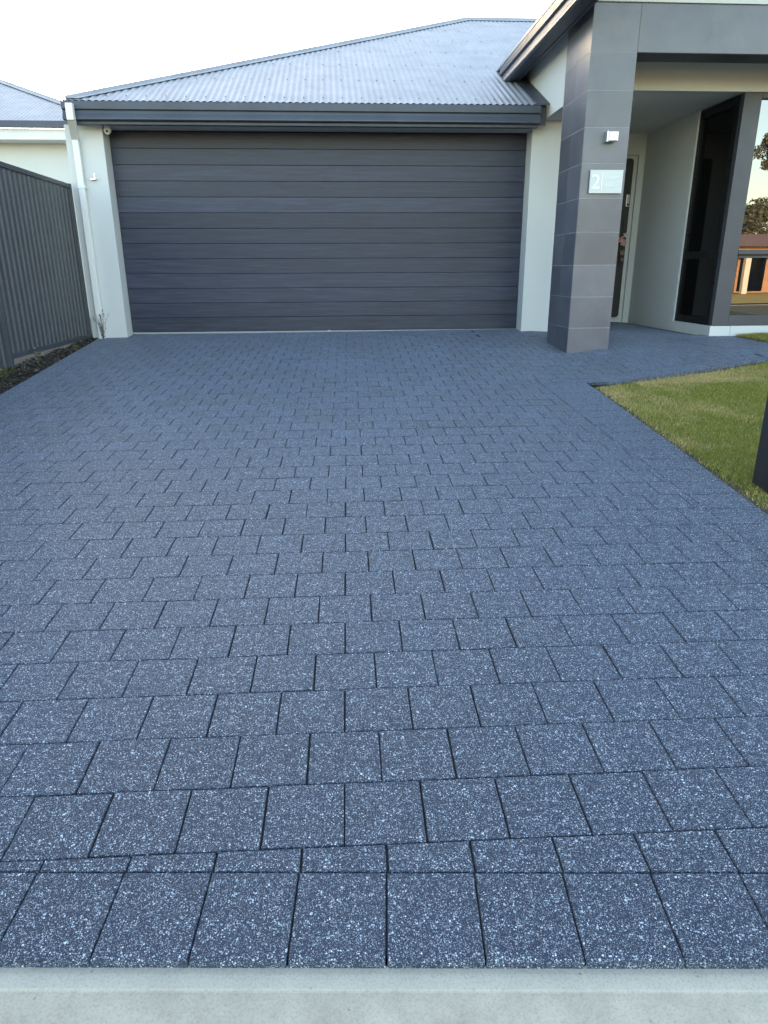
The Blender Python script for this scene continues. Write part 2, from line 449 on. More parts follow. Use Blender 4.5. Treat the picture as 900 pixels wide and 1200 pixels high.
# the nearest pieces are objects of their own, the rest one part
def dist(pc): 
    c = pc[1]; return math.hypot(sum(p[0] for p in c)/len(c)*.9, sum(p[1] for p in c)/len(c))
def seen(pc):
    c = pc[1]; X = sum(p[0] for p in c)/len(c); Y = sum(p[1] for p in c)/len(c)
    v = Vector((X,Y,gz(X,Y)))-Vector((0,0,CAM_Z)); z = v.dot(fw)
    return z > 0 and abs(v.dot(r2)/z) < .60
for nm in ('paver', 'border_paver'):
    ps = sorted([p for p in pieces if p[0] == nm], key=lambda p: (not seen(p), dist(p)))
    near, far = ps[:298], ps[298:]
    hx, hy = PS/2-.0028, PT/2-.0019
    vs0, fs0 = paver_geo([(-hx,-hy),(hx,-hy),(hx,hy),(-hx,hy)], gap=0, zf=lambda x,y: 0)
    shared = bpy.data.meshes.new('paver'); shared.from_pydata(vs0, [], fs0); shared.materials.append(M['paver'])
    slope = Matrix.Identity(4)
    nz = Vector((-.0046,-.0616,1)).normalized()
    xa = Vector((cph, sph, .0046*cph+.0616*sph)).normalized(); ya = nz.cross(xa)
    for _, poly, whole in near:
        cx = sum(p[0] for p in poly)/len(poly); cy = sum(p[1] for p in poly)/len(poly)
        if whole:
            o = bpy.data.objects.new(nm, shared); COL.objects.link(o); o.parent = drive
            rm = Matrix((xa, ya, nz)).transposed().to_4x4()
            rm = Matrix.Translation((cx+random.gauss(0,.0007), cy+random.gauss(0,.0007), gz(cx,cy)+random.gauss(0,.0006))) @ rm @ Matrix.Rotation(random.gauss(0,.002),4,'X') @ Matrix.Rotation(random.gauss(0,.002),4,'Y') @ Matrix.Rotation(random.gauss(0,.003),4,'Z')
            o.matrix_world = rm
        else:
            g_ = paver_geo([(p[0]-cx, p[1]-cy) for p in (poly if area(poly) > 0 else poly[::-1])], gap=.0025, ch=.002, zf=lambda x,y: gz(x+cx,y+cy)-gz(cx,cy), jig=1)
            if not g_: continue
            t = MB(); t.add(*g_); o = t.build(nm, 'paver', drive, recalc=False); o.location = (cx, cy, gz(cx,cy))
    mb = MB()
    for _, poly, whole in far:
        g_ = paver_geo(poly, zf=gz, jig=1)
        if g_: mb.add(*g_)
    if far: tag(mb.build(nm, 'paver', drive, recalc=False), kind='stuff')

# ------------------------------------------------------------------ lawns and bed
LAWN1 = [(2.125,.9), (2.16,3.15), (2.222,4.263), (2.292,6.16), (4.5,7.03), (9,7.03), (9,.9)]
mb = MB(); step = .3
def poly_sheet(name, outline, zf, mt):
    """triangulated sheet with a grid, clipped to a convex-ish outline by fan pieces"""
    xs0 = min(p[0] for p in outline); xs1 = max(p[0] for p in outline); ys0 = min(p[1] for p in outline); ys1 = max(p[1] for p in outline)
    import bmesh
    bm = bmesh.new(); f = bm.faces.new([bm.verts.new((*p,0)) for p in outline])
    bmesh.ops.triangulate(bm, faces=[f])
    for ax, lo, hi in ((0,xs0,xs1),(1,ys0,ys1)):
        v = lo+step
        while v < hi:
            co_ = (v,0,0) if ax == 0 else (0,v,0); no = (1,0,0) if ax == 0 else (0,1,0)
            bmesh.ops.bisect_plane(bm, geom=bm.verts[:]+bm.edges[:]+bm.faces[:], plane_co=co_, plane_no=no); v += step
    for v in bm.verts: v.co.z = zf(v.co.x, v.co.y)
    bmesh.ops.recalc_face_normals(bm, faces=bm.faces[:])
    me = bpy.data.meshes.new(name); bm.to_mesh(me); bm.free(); me.materials.append(M[mt])
    o = bpy.data.objects.new(name, me); COL.objects.link(o); return o
tag(poly_sheet('lawn', LAWN1, lambda x,y: gz(x,y)-.027, 'lawn_soil'), kind='structure')
tag(poly_sheet('lawn', LAWN2, lambda x,y: gz(x,y)+.005, 'lawn_soil'), kind='structure')
def vnoise(x, y, s, seed=0):
    """cheap smooth value noise on arrays"""
    g = np.random.default_rng(seed).random((64,64)); x = x*s; y = y*s
    xi = np.floor(x).astype(int); yi = np.floor(y).astype(int); fx = x-xi; fy = y-yi; fx = fx*fx*(3-2*fx); fy = fy*fy*(3-2*fy)
    q = lambda a,b: g[a%64, b%64]
    return (q(xi,yi)*(1-fx)+q(xi+1,yi)*fx)*(1-fy)+(q(xi,yi+1)*(1-fx)+q(xi+1,yi+1)*fx)*fy
def grass(name, outline, n, zoff, label, hmin=.011, hmax=.025, edge_dry=True, box=None):
    bx = box or (min(p[0] for p in outline), max(p[0] for p in outline), min(p[1] for p in outline), max(p[1] for p in outline))
    x = rng.uniform(bx[0], bx[1], n); y = rng.uniform(bx[2], bx[3], n)
    # even-odd test, vectorised
    ins = np.zeros(n, bool)
    for i in range(len(outline)):
        (x1,y1),(x2,y2) = outline[i], outline[(i+1)%len(outline)]
        if y1 == y2: continue
        ins ^= ((y1 > y) != (y2 > y)) & (x < (x2-x1)*(y-y1)/(y2-y1)+x1)
    x, y = x[ins], y[ins]
    dense = .55*vnoise(x,y,2.3,1)+.45*vnoise(x,y,9,2)
    de = x-np.interp(y, [p[1] for p in R_OUT], [p[0] for p in R_OUT]) if edge_dry else np.full(len(x), 9.)
    dw = (y-(W0[1]+(x-W0[0])*(W1[1]-W0[1])/(W1[0]-W0[0])))*-1 if edge_dry else np.full(len(x), 9.)
    d = np.minimum(de, dw)
    keep = rng.random(len(x)) < np.clip((d-.03)/.09, .05, 1)*np.clip(.45+dense*1.1, 0, 1)
    x, y, d = x[keep], y[keep], d[keep]; n = len(x)
    dry = .5*vnoise(x,y,1.7,3)+.3*vnoise(x,y,6,4)+.2*rng.random(n)
    dry = dry + .35*np.exp(-((y-(6.1+.25*(x-2.3)))/.28)**2)*(x > 2.75) + .25*np.exp(-d/.10)
    z = np.array([gz(a,b) for a,b in zip(x,y)])+zoff
    h = rng.uniform(hmin, hmax, n)*(.75+.5*vnoise(x,y,5,5))
    a = rng.uniform(0, 2*np.pi, n); l = rng.uniform(.25, 1.1, n)*h; wd = rng.uniform(.0016,.0032,n)
    ca, sa = np.cos(a), np.sin(a); b_ = a+rng.uniform(-1,1,n)+np.pi/2; cb, sb = np.cos(b_), np.sin(b_)
    v = np.zeros((n,3,3)); v[:,0] = np.stack([x-cb*wd,y-sb*wd,z],1); v[:,1] = np.stack([x+cb*wd,y+sb*wd,z],1); v[:,2] = np.stack([x+ca*l,y+sa*l,z+h],1)
    g1 = np.array([.17,.19,.022]); g2 = np.array([.33,.335,.050]); st = np.array([.66,.51,.23])
    t = rng.random(n)[:,None]; col = g1*(1-t)+g2*t
    isdry = (rng.random(n) < np.clip((dry-.40)*1.9, .08, .93))[:,None]
    col = np.where(isdry, st*(.55+.7*rng.random(n)[:,None]), col)
    o = tri_soup(name, v, 'grass', col); tag(o, label, 'grass', kind='stuff'); return o
grass('lawn_grass', LAWN1, 480000, -.026, 'patchy green and straw lawn beside the driveway', box=(2.1, 5.0, 0.95, 7.1))
grass('lawn_grass', LAWN2, 40000, .005, 'small strip of green grass before the front window', .02, .05, False, box=(4.88,6.4,7.8,8.5))

# garden bed along the fence
FX = -3.19
def bed_z(x, y):
    e = xl_out(y); t = min(max((e-.01-x)/(e-.01-FX+.02), 0), 1)
    zf = .50 + .02*max(0, y-7) if y > 7.0 else gz(FX,y)+.06
    zf = max(zf, gz(FX,y)+.0)
    return (gz(e,y)-.02)*(1-t)+zf*t + .008*math.sin(13*x+9*y)
ys = [.2+.15*i for i in range(66)]+[12,15,20]
mb = MB(); nx = 9
for yy in ys:
    e = float(xl_out(yy))-.005
    for i in range(nx):
        xx = e+(FX-.35-e)*i/(nx-1); mb.v.append((xx, yy, bed_z(xx,yy)-(.03 if i == 0 else 0)))
mb.f = [(j*nx+i+1, j*nx+i, (j+1)*nx+i, (j+1)*nx+i+1) for j in range(len(ys)-1) for i in range(nx-1)]
tag(mb.build('garden_bed', 'soil', None, recalc=False), kind='structure')
n = 9000
yy = rng.uniform(5.2, 9.55, n); t = rng.random(n); ee = np.interp(yy, [p[1] for p in LE], [p[0] for p in LE]); xx = ee-.02+(FX+.0-ee)*t
zz = np.array([bed_z(a,b) for a,b in zip(xx,yy)])+rng.uniform(.0,.012,n)
s = rng.uniform(.004,.016,n); s = np.where(rng.random(n) < .06, s*2.0, s)
v = np.zeros((n,4,3)); ang = rng.uniform(0,6.28,n); tl = rng.uniform(-.6,.6,(n,2))
for i,(u,w_) in enumerate(((-1,-.35),(1,-.35),(1,.35),(-1,.35))):
    dx = (u*np.cos(ang)-w_*np.sin(ang))*s; dy = (u*np.sin(ang)+w_*np.cos(ang))*s
    v[:,i] = np.stack([xx+dx, yy+dy, zz+dx*tl[:,0]+dy*tl[:,1]],1)
pal = np.array([(.05,.04,.028),(.03,.024,.018),(.10,.08,.06),(.24,.21,.17),(.04,.034,.028)])
col = pal[rng.choice(5,n,p=[.3,.3,.2,.06,.14])]*(.6+.7*rng.random(n)[:,None])
tag(tri_soup('leaf_litter', v, 'litter', col, nper=4), 'dry leaf litter and mulch scattered on the bed by the fence', 'leaf litter', kind='stuff')

# ------------------------------------------------------------------ the house
H = empty('house', (0, 9.6, .59), 'single storey rendered house with double garage and dark tiled portico', 'house')
YF, YD = 9.48, 9.73
# walls
part(B(-3.15,-2.71,YF,10.2,.35,3.029), 'wall', 'render', H, bevel=.006)          # pillar left of the garage door
part(B(2.49,3.40,YF,10.2,.35,3.12), 'wall', 'render', H, bevel=.006)            # pillar right of the garage door
part(B(-3.06,-2.86,10.203,20,.2,3.05), 'wall', 'render', H)
part(B(-2.71,2.49,YD+.10,YD+.25,3.0,3.25), 'wall', 'render', H)
part(B(3.28,3.40,10.2,11.15,.35,3.3), 'wall', 'render', H)
part(B(-2.7,2.5,YD+.5,YD+.6,.3,3.05), 'wall', 'render', H)
part(B(-3.06,9,20.02,20.2,.2,3.3), 'wall', 'render', H)
part(B(8.9,9.05,8.9,20.0,.2,3.3), 'wall', 'render', H)
# garage door: horizontal boards
gd = part(B(-2.70,2.48,YD+.035,YD+.06,.60,3.06), 'garage_door', 'black_metal', H)
zs = [.618+.1835*i for i in range(14)]
def plank(x0, x1, z0, z1, y0, y1, c=.003):
    """board with chamfered long edges"""
    return MB().prism([(y0+c,z0),(y1,z0),(y1,z1),(y0+c,z1),(y0,z1-c),(y0,z0+c)], 'x', x0, x1)
for i in range(13):
    part(plank(-2.705, 2.485, zs[i]+.0012, zs[i+1]-.0012, YD, YD+.034), 'panel', 'garage_door', gd)
part(B(-2.705,2.485,YD-.002,YD+.034,.592,.6125), 'bottom_seal', 'grout', gd)
# roof (corrugated sheet), hips and ridge
TP = math.tan(R(24)); EX, EY, EZ, RT = -3.05, 9.24, 3.235, 5.60
mb = MB(); pitch = .0762; per = 8
xs = np.arange(EX, 5.2, pitch/per); nrm = (0,-math.sin(R(24)),math.cos(R(24)))
prev = None
for i, x in enumerate(xs):
    d = .0055*math.cos(2*math.pi*(x-EX)/pitch); t = min(x-EX, RT)
    t0 = 0 if x < 2.61 else .55
    a = (x, EY+t0+nrm[1]*d, EZ+t0*TP+nrm[2]*d); b_ = (x, EY+t+nrm[1]*d, EZ+t*TP+nrm[2]*d)
    mb.v += [a, b_]
    if i: mb.f.append((2*i-2, 2*i, 2*i+1, 2*i-1))
roof = part(mb, 'roof', 'roof_metal', H, smooth=True, recalc=False)
# left hip face and back face (plain sheets)
rl = MB(); rl.add([(EX,EY,EZ),(EX+RT,EY+RT,EZ+RT*TP),(EX+RT,22,EZ+RT*TP),(EX,27.6,EZ)], [(0,1,2,3)])
part(rl, 'roof_slope', 'roof_metal', roof, recalc=False)
rl = MB(); rl.add([(EX+RT,EY+RT,EZ+RT*TP),(9,EY+RT,EZ+RT*TP),(9,EY+2*RT,EZ),(EX+RT,EY+2*RT,EZ)], [(0,1,2,3)])
part(rl, 'roof_slope', 'roof_metal', roof, recalc=False)
def cap(a, b, wd, up, side1, side2):
    """folded ridge/hip capping: roll in the middle with two wings"""
    a = Vector(a); b = Vector(b); s1 = Vector(side1).normalized(); s2 = Vector(side2).normalized(); u = Vector((0,0,1))
    prof = [s1*wd+u*(up-.004), s1*wd+u*(up), s1*.035+u*up, s1*.022+u*(up+.018), u*(up+.026), s2*.022+u*(up+.018), s2*.035+u*up, s2*wd+u*up, s2*wd+u*(up-.004)]
    mb = MB(); n = len(prof); mb.v = [tuple(a+p) for p in prof]+[tuple(b+p) for p in prof]
    mb.f = [(i,i+1,n+i+1,n+i) for i in range(n-1)]+[tuple(range(n)),tuple(range(n,2*n))]
    return mb
ax_ = (EX+RT, EY+RT, EZ+RT*TP)
part(cap((EX+.02,EY+.02,EZ+.01), ax_, .15, .016, (1,0,-.0), (0,1,0)), 'hip_cap', 'roof_metal', roof)
part(cap(ax_, (5.2,EY+RT,EZ+RT*TP), .15, .016, (0,-1,-TP), (0,1,-TP)), 'ridge_cap', 'roof_metal', roof)
mb = MB()
for r_ in (.16, 1.0, 1.85, 2.7, 3.55, 4.4, 5.35):
    k = 0
    while EX+.0762*k < 2.45:
        x = EX+.0762*k; k += 3
        if x-EX < r_+.25: continue
        c = (x, EY+r_, EZ+r_*TP+.0095)
        mb.tube(c, (c[0], c[1]-.004, c[2]+.0085), .007, 6)
sw = part(mb, 'screw', 'screw', roof); tag(sw, kind='stuff')
# garage gutter: moulded profile along x
gprof = [(9.30,3.215),(9.218,3.215),(9.205,3.222),(9.196,3.214),(9.196,3.142),(9.222,3.130),(9.216,3.100),(9.193,3.052),(9.192,3.038),(9.212,3.028),(9.30,3.030)]
gt = part(MB().prism(gprof, 'x', -3.055, 2.505), 'gutter', 'gutter_metal', H)
part(MB().prism([(p[0]-9.2-3.055, p[1]) for p in gprof], 'y', 9.305, 20), 'gutter', 'gutter_metal', H)
part(B(-3.0,2.495,9.250,9.32,2.992,3.029), 'head_trim', 'gutter_metal', H, bevel=.006)
part(B(-3.0,2.6,9.302,9.32,3.031,3.256), 'fascia', 'gutter_metal', H)
part(B(-3.0,2.49,9.322,YD+.10,3.018,3.030), 'soffit', 'soffit', H)
# valley flashing by the portico wall
mb = MB()
fl = [(2.45,9.22),(2.61,9.22),(2.61,10.9),(2.40,10.9)]
mb.add([(x,y,EZ+(y-EY)*TP+.022) for x,y in fl]+[(x,y,EZ+(y-EY)*TP+.002) for x,y in fl], [(0,1,2,3),(7,6,5,4),(0,4,5,1),(1,5,6,2),(2,6,7,3),(3,7,4,0)])
part(mb, 'flashing', 'gutter_metal', roof)
# portico side wall and its eave gutter
part(B(2.62,3.03,8.51,9.48,3.115,3.95), 'wall', 'render', H, bevel=.004)
part(B(2.62,2.80,9.482,11.2,3.20,3.93), 'wall', 'render', H)
part(B(2.62,2.80,7.78,8.51,3.62,3.95), 'wall', 'render', H)
# (gutter profile in x-z, extruded along y)
gp = [(2.45,3.925),(2.325,3.945),(2.312,3.952),(2.303,3.944),(2.303,3.862),(2.332,3.848),(2.326,3.80),(2.300,3.745),(2.299,3.728),(2.322,3.712),(2.45,3.712)]
part(MB().prism(gp, 'y', 6.7, 10.66), 'gutter', 'gutter_metal', H)
part(MB().prism([(2.452,3.70),(2.475,3.70),(2.475,3.95),(2.452,3.95)], 'y', 6.7, 10.4), 'fascia', 'gutter_metal', H)
part(MB().prism([(2.477,3.775),(2.619,3.835),(2.619,3.85),(2.477,3.79)], 'y', 6.8, 10.4), 'soffit', 'soffit', H)
mb = MB()
prx = [2.31, 4.85, 7.4]; prz = [3.962, 3.962+2.54*TP, 3.962]
for a_ in range(2):
    mb.add([(prx[a_],6.7,prz[a_]),(prx[a_+1],6.7,prz[a_+1]),(prx[a_+1],14.8,prz[a_+1]),(prx[a_],14.8,prz[a_]),
            (prx[a_],6.7,prz[a_]+.03),(prx[a_+1],6.7,prz[a_+1]+.03),(prx[a_+1],14.8,prz[a_+1]+.03),(prx[a_],14.8,prz[a_]+.03)],
           [(0,3,2,1),(4,5,6,7),(0,1,5,4),(2,3,7,6),(0,4,7,3),(1,2,6,5)])
part(mb, 'porch_roof', 'roof_metal', H)
part(MB().prism([(2.62,3.80),(7.2,3.80),(7.2,3.93),(4.9,4.95),(2.62,3.93)], 'y', 7.80, 7.9), 'gable', 'render', H)
# tiled columns and beam
YC = 7.72; TT = .010; ZT = [.44+.3275*i for i in range(10)]    # seams
def tiles_front(par, x0, x1, splits, zlist, y):
    for a_, b_ in zip(zlist[:-1], zlist[1:]):
        xs_ = [x0]+[s_ for s_ in splits if x0 < s_ < x1]+[x1]
        for c_, d_ in zip(xs_[:-1], xs_[1:]):
            part(B(c_+.0012, d_-.0012, y, y+TT, a_+.002, b_-.002), 'tile', 'tile', par, bevel=.0012)
def column(x0, x1):
    z1 = 3.80
    col_ = part(B(x0+.0014, x1-.0014, YC+.0014, 8.51-.0014, .2, z1-.004), 'column', 'grout', H)
    zl = [.112]+ZT+[3.80]
    zl = [z for z in zl]; zl = [.1125,.44]+ZT[1:]+[z1]
    tiles_front(col_, x0, x1, [], zl, YC)
    tiles_front(col_, x0+TT, x1-TT, [], zl, 8.51-TT)
    for xa_, xb_ in ((x0, x0+TT), (x1-TT, x1)):
        for a_, b_ in zip(zl[:-1], zl[1:]):
            for ya_, yb_ in ((YC+TT, 8.145), (8.145, 8.51-TT)):
                part(B(xa_, xb_, ya_+.0015, yb_-.0015, a_+.002, b_-.002), 'tile', 'tile', col_, bevel=.0012)
    return col_
column(2.56, 3.028)
column(6.6, 7.07)
bm_ = part(B(3.03,6.598,YC+.0014,8.02,3.40,3.796), 'beam', 'grout', H)
xs_ = [3.03,3.75,4.40,5.05,5.70,6.35,6.598]
for a_, b_ in zip(xs_[:-1], xs_[1:]):
    part(B(a_+.0012,b_-.0012,YC,YC+TT,3.390,3.80), 'tile', 'tile', bm_, bevel=.0012)
part(B(3.0295,6.5985,YC+.012,8.03,3.387,3.3985), 'underside', 'gutter_metal', bm_)
part(B(2.58,7.05,7.70,8.02,3.802,3.86), 'wall', 'render', H)
part(B(2.82,6.98,8.03,8.57,3.60,3.62), 'ceiling', 'soffit', H)
# wall over the entry and the window, entry recess
WX = 4.65; YW = 8.57
part(B(3.032,9,YW,YW+.12,3.25,3.60), 'wall', 'render', H)
part(B(3.402,WX+.4,YW+.122,11.15,3.262,3.285), 'ceiling', 'soffit', H)
part(B(2.8,4.0,11.15,11.3,.3,3.3), 'wall', 'render', H)
part(B(4.56,WX+.2,11.15,11.3,.3,3.3), 'wall', 'render', H)
part(B(4.0,4.56,11.15,11.3,2.98,3.3), 'wall', 'render', H)
part(B(WX,WX+.2,9.60,11.148,.3,3.262), 'wall', 'render', H)
part(B(WX-.018,WX+.2,9.575,9.66,.705,3.26), 'window_trim', 'render', H, bevel=.004)
part(B(WX-.02,WX+.24,YW,9.598,.3,.708), 'plinth', 'render', H, bevel=.006)
part(B(WX+.242,9,YW-.002,YW+.25,.3,.708), 'plinth', 'render', H, bevel=.006)
# corner window
wn_ = part(B(WX+.0,WX+.205,YW+.006,YW+.09,.71,3.248), 'window', 'frame_metal', H, bevel=.003)        # corner post facing the street
part(B(WX+.205,9,YW+.004,YW+.085,3.185,3.249), 'frame', 'frame_metal', wn_, bevel=.003)
part(B(WX+.205,9,YW+.004,YW+.085,.71,.83), 'frame', 'frame_metal', wn_, bevel=.003)
part(B(WX+.205,9,YW+.000,YW+.085,1.50,1.59), 'transom', 'frame_metal', wn_, bevel=.003)
part(B(WX+.205,9,YW-.012,YW+.000,1.525,1.545), 'transom_lip', 'black_metal', wn_)
for xm in (6.35, 8.0): part(B(xm,xm+.07,YW+.002,YW+.085,.83,3.185), 'mullion', 'frame_metal', wn_, bevel=.003)
part(B(WX+.205,9,YW+.045,YW+.051,.83,1.50), 'pane', 'window_glass', wn_)
part(B(WX+.205,9,YW+.045,YW+.051,1.59,3.185), 'pane', 'window_glass', wn_)
ws = part(B(WX,WX+.08,9.51,9.572,.71,3.248), 'window', 'black_metal', H, bevel=.003)                     # return facing the entry
part(B(WX+.002,WX+.08,YW+.094,9.51,3.15,3.246), 'frame', 'black_metal', ws, bevel=.003)
part(B(WX+.002,WX+.08,YW+.094,9.51,.71,.80), 'frame', 'black_metal', ws, bevel=.003)
part(B(WX+.002,WX+.08,YW+.094,9.51,1.50,1.59), 'transom', 'black_metal', ws, bevel=.003)
part(B(WX+.004,WX+.08,YW+.094,YW+.19,.80,3.15), 'frame', 'black_metal', ws, bevel=.003)
part(B(WX+.04,WX+.046,YW+.19,9.51,.80,1.50), 'pane', 'glass_dark', ws)
part(B(WX+.04,WX+.046,YW+.19,9.51,1.59,3.15), 'pane', 'glass_dark', ws)
# dark room behind the panes
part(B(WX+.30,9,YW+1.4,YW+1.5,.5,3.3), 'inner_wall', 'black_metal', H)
# entry door
def round_rect(x0,x1,z0,z1,r):
    o=[]
    for cx,cz,a0 in ((x1-r,z0+r,-90),(x1-r,z1-r,0),(x0+r,z1-r,90),(x0+r,z0+r,180)):
        for i in range(6): t=R(a0+18*i); o.append((cx+r*math.cos(t),cz+r*math.sin(t)))
    return o
ed = part(B(4.0,4.56,11.20,11.24,.5,2.98), 'entry_door', 'render', H)
part(MB().prism(round_rect(3.7,4.475,.665,2.93,.05), 'y', 11.12, 11.165), 'door_leaf', 'entry_door', ed)
hd = MB().box(4.405,4.455,11.085,11.118,2.27,2.44); part(hd, 'lock', 'steel', ed, bevel=.006)
part(MB().tube((4.43,11.06,2.41),(4.43,11.09,2.41),.014), 'handle', 'steel', ed)
part(MB().tube((4.43,11.07,2.30),(4.43,11.09,2.30),.014), 'keyhole', 'black_metal', ed)
# downpipe at the left corner
dp = part(MB().box(-2.985,-2.905,9.11,9.19,3.01,3.185), 'downpipe', 'white_plastic', H, bevel=.008)
mb = MB(); mb.add([(-2.985,9.12,3.02),(-2.905,9.12,3.02),(-2.905,9.19,3.02),(-2.985,9.19,3.02),(-3.055,9.40,2.86),(-2.98,9.40,2.86),(-2.98,9.47,2.86),(-3.055,9.47,2.86)],[(0,1,2,3),(4,7,6,5),(0,4,5,1),(1,5,6,2),(2,6,7,3),(3,7,4,0)])
part(mb, 'elbow', 'white_plastic', dp)
part(B(-3.055,-2.98,9.40,9.47,.5,2.86), 'pipe', 'white_plastic', dp, bevel=.008)
part(B(-3.06,-2.97,9.395,9.478,2.33,2.37), 'pipe_clip', 'white_plastic', dp, bevel=.003)

# ------------------------------------------------------------------ things fixed to the house
wl = empty('wall_light', (2.83,YC,2.64), 'small square steel wall light on the tiled column', 'wall light')
part(B(2.772,2.79,7.640,7.718,2.592,2.690), 'bracket', 'steel', wl, bevel=.003)
part(B(2.79,2.88,7.618,7.700,2.594,2.684), 'shade', 'steel', wl, bevel=.006)
part(B(2.797,2.873,7.612,7.6165,2.601,2.677), 'diffuser', 'diffuser', wl, bevel=.002)
sg = empty('house_number_sign', (2.82,YC,2.12), 'pale rectangular house number plaque reading 2 on the tiled column', 'sign')
pl_ = part(B(2.650,2.995,7.690,7.706,2.122,2.342), 'plate', 'plaque', sg, bevel=.003)
for x_, z_ in ((2.68,2.15),(2.965,2.15),(2.68,2.31),(2.965,2.31)): part(MB().tube((x_,7.706,z_),(x_,YC,z_),.008,8), 'standoff', 'steel', sg)
fc = bpy.data.curves.new('digit', 'FONT'); fc.body = '2'; fc.size = .195; fc.extrude = .002; fc.align_x = 'CENTER'
to = bpy.data.objects.new('digit', fc); COL.objects.link(to); bpy.context.view_layer.update()
me = bpy.data.meshes.new_from_object(to.evaluated_get(bpy.context.evaluated_depsgraph_get())); COL.objects.unlink(to); bpy.data.objects.remove(to)
me.materials.clear(); me.materials.append(M['plaque_mark'])
dg = bpy.data.objects.new('digit', me); COL.objects.link(dg); dg.parent = sg; dg.rotation_euler = (R(90),0,0); dg.location = (2.712-2.82, 7.688-YC, 2.165-2.12)
part(B(2.772,2.779,7.686,7.6898,2.15,2.315), 'divider_bar', 'plaque_mark', sg)
for zc, x0, x1, am in ((2.262,2.80,2.965,.020),(2.185,2.80,2.955,.016)):
    mb = MB(); q0 = None
    for i in range(46):
        t = i/45; q = (x0+(x1-x0)*t+.006*math.sin(i*1.9), 7.6885, zc+am*math.sin(i*1.15)*(.6+.4*math.sin(i*.37)))
        if q0: mb.tube(q0, q, .0014, 5)
        q0 = q
    part(mb, 'script_line', 'plaque_mark', sg)
ss = empty('security_sensor', (-2.66,9.52,3.0), 'small white motion sensor under the garage gutter', 'sensor')
mb = MB(); mb.tube((-2.655,9.50,3.018),(-2.655,9.50,2.985),.032,14); part(mb, 'base', 'white_plastic', ss)
mb = MB()
for i in range(6):
    a0, a1 = R(15*i), R(15*(i+1)); mb.tube((-2.65,9.485,2.985-.06*math.sin(a0)),(-2.65,9.485,2.985-.06*math.sin(a1)),.042*math.cos(a0)+.004,14,.042*math.cos(a1)+.004)
part(mb, 'dome', 'white_plastic', ss, smooth=True)
part(MB().tube((-2.645,9.43,2.955),(-2.645,9.45,2.955),.014,10), 'lens', 'glass_dark', ss)
hk = empty('wall_hook', (-2.87,YF,2.45), 'tiny metal bracket on the left garage pillar', 'bracket')
part(MB().box(-2.905,-2.845,YF-.06,YF,2.432,2.444), 'arm', 'steel', hk); part(MB().box(-2.857,-2.845,YF-.06,YF-.045,2.444,2.50), 'upright', 'steel', hk)
orn = empty('door_ornament', (4.38,11.05,1.76), 'small pink and brown ornament hanging on the entry door', 'ornament')
for nm, c, r_, mt_ in (('petal',(4.36,11.03,1.80),.05,(.55,.30,.26)),('petal',(4.40,11.03,1.76),.045,(.62,.40,.34)),('petal',(4.42,11.04,1.87),.03,(.6,.55,.5)),('petal',(4.40,11.04,1.62),.035,(.30,.20,.17)),('petal',(4.41,11.04,1.52),.025,(.28,.18,.15))):
    mb = MB()
    for a_ in range(5): 
        t = a_*1.2566; mb.tube((c[0],c[1],c[2]),(c[0]+r_*math.cos(t),c[1]-.02,c[2]+r_*math.sin(t)),r_*.22,6,r_*.42)
    key = 'orn%.2f%.2f' % (c[2], c[0]); painted(key, mt_, .7); part(mb, nm, key, orn)
part(MB().tube((4.40,11.05,1.45),(4.40,11.05,2.1),.006,6), 'cord', 'bark', orn)

# ------------------------------------------------------------------ fence on the left
FE = empty('fence', (FX,9.5,.5), 'dark grey corrugated steel boundary fence beside the garden bed', 'fence')
def fence_panel(y0, y1, z0, z1):
    """trapezoidal ribbed sheet along y"""
    mb = MB(); per = .118; pr = [(0,0),(.30,0),(.42,.022),(.62,.022),(.74,0)]
    pts = []; y = y0
    while y < y1:
        for f_, d in pr:
            yy = y+f_*per
            if yy <= y1: pts.append((yy, d))
        y += per
    pts.append((y1, 0))
    mb.v = [(FX-d, yy, z) for yy, d in pts for z in (z0, z1)]
    mb.f = [(2*i, 2*i+2, 2*i+3, 2*i+1) for i in range(len(pts)-1)]
    mb.v += [(x-.0015,y,z) for x,y,z in mb.v[:]]; n = 2*len(pts)
    mb.f += [tuple(n+k for k in f[::-1]) for f in mb.f[:]]
    return mb
y1 = 9.50
for i in range(4):
    y0 = y1-2.36; zb = [.60,.44,.30,.16][i]; zt = 2.392
    part(fence_panel(y0+.03, y1-.03, zb+.01, zt-.01), 'sheet', 'fence_steel', FE, recalc=False)
    part(B(FX-.032,FX+.014,y0+.03,y1-.03,zt-.05,zt), 'top_rail', 'fence_steel', FE, bevel=.004)
    part(B(FX-.032,FX+.014,y0+.03,y1-.03,zb-.03,zb+.02), 'bottom_rail', 'fence_steel', FE, bevel=.004)
    part(B(FX-.035,FX+.020,y1-.028,y1+.028,.1,zt+.004), 'post', 'fence_steel', FE, bevel=.004)
    y1 = y0

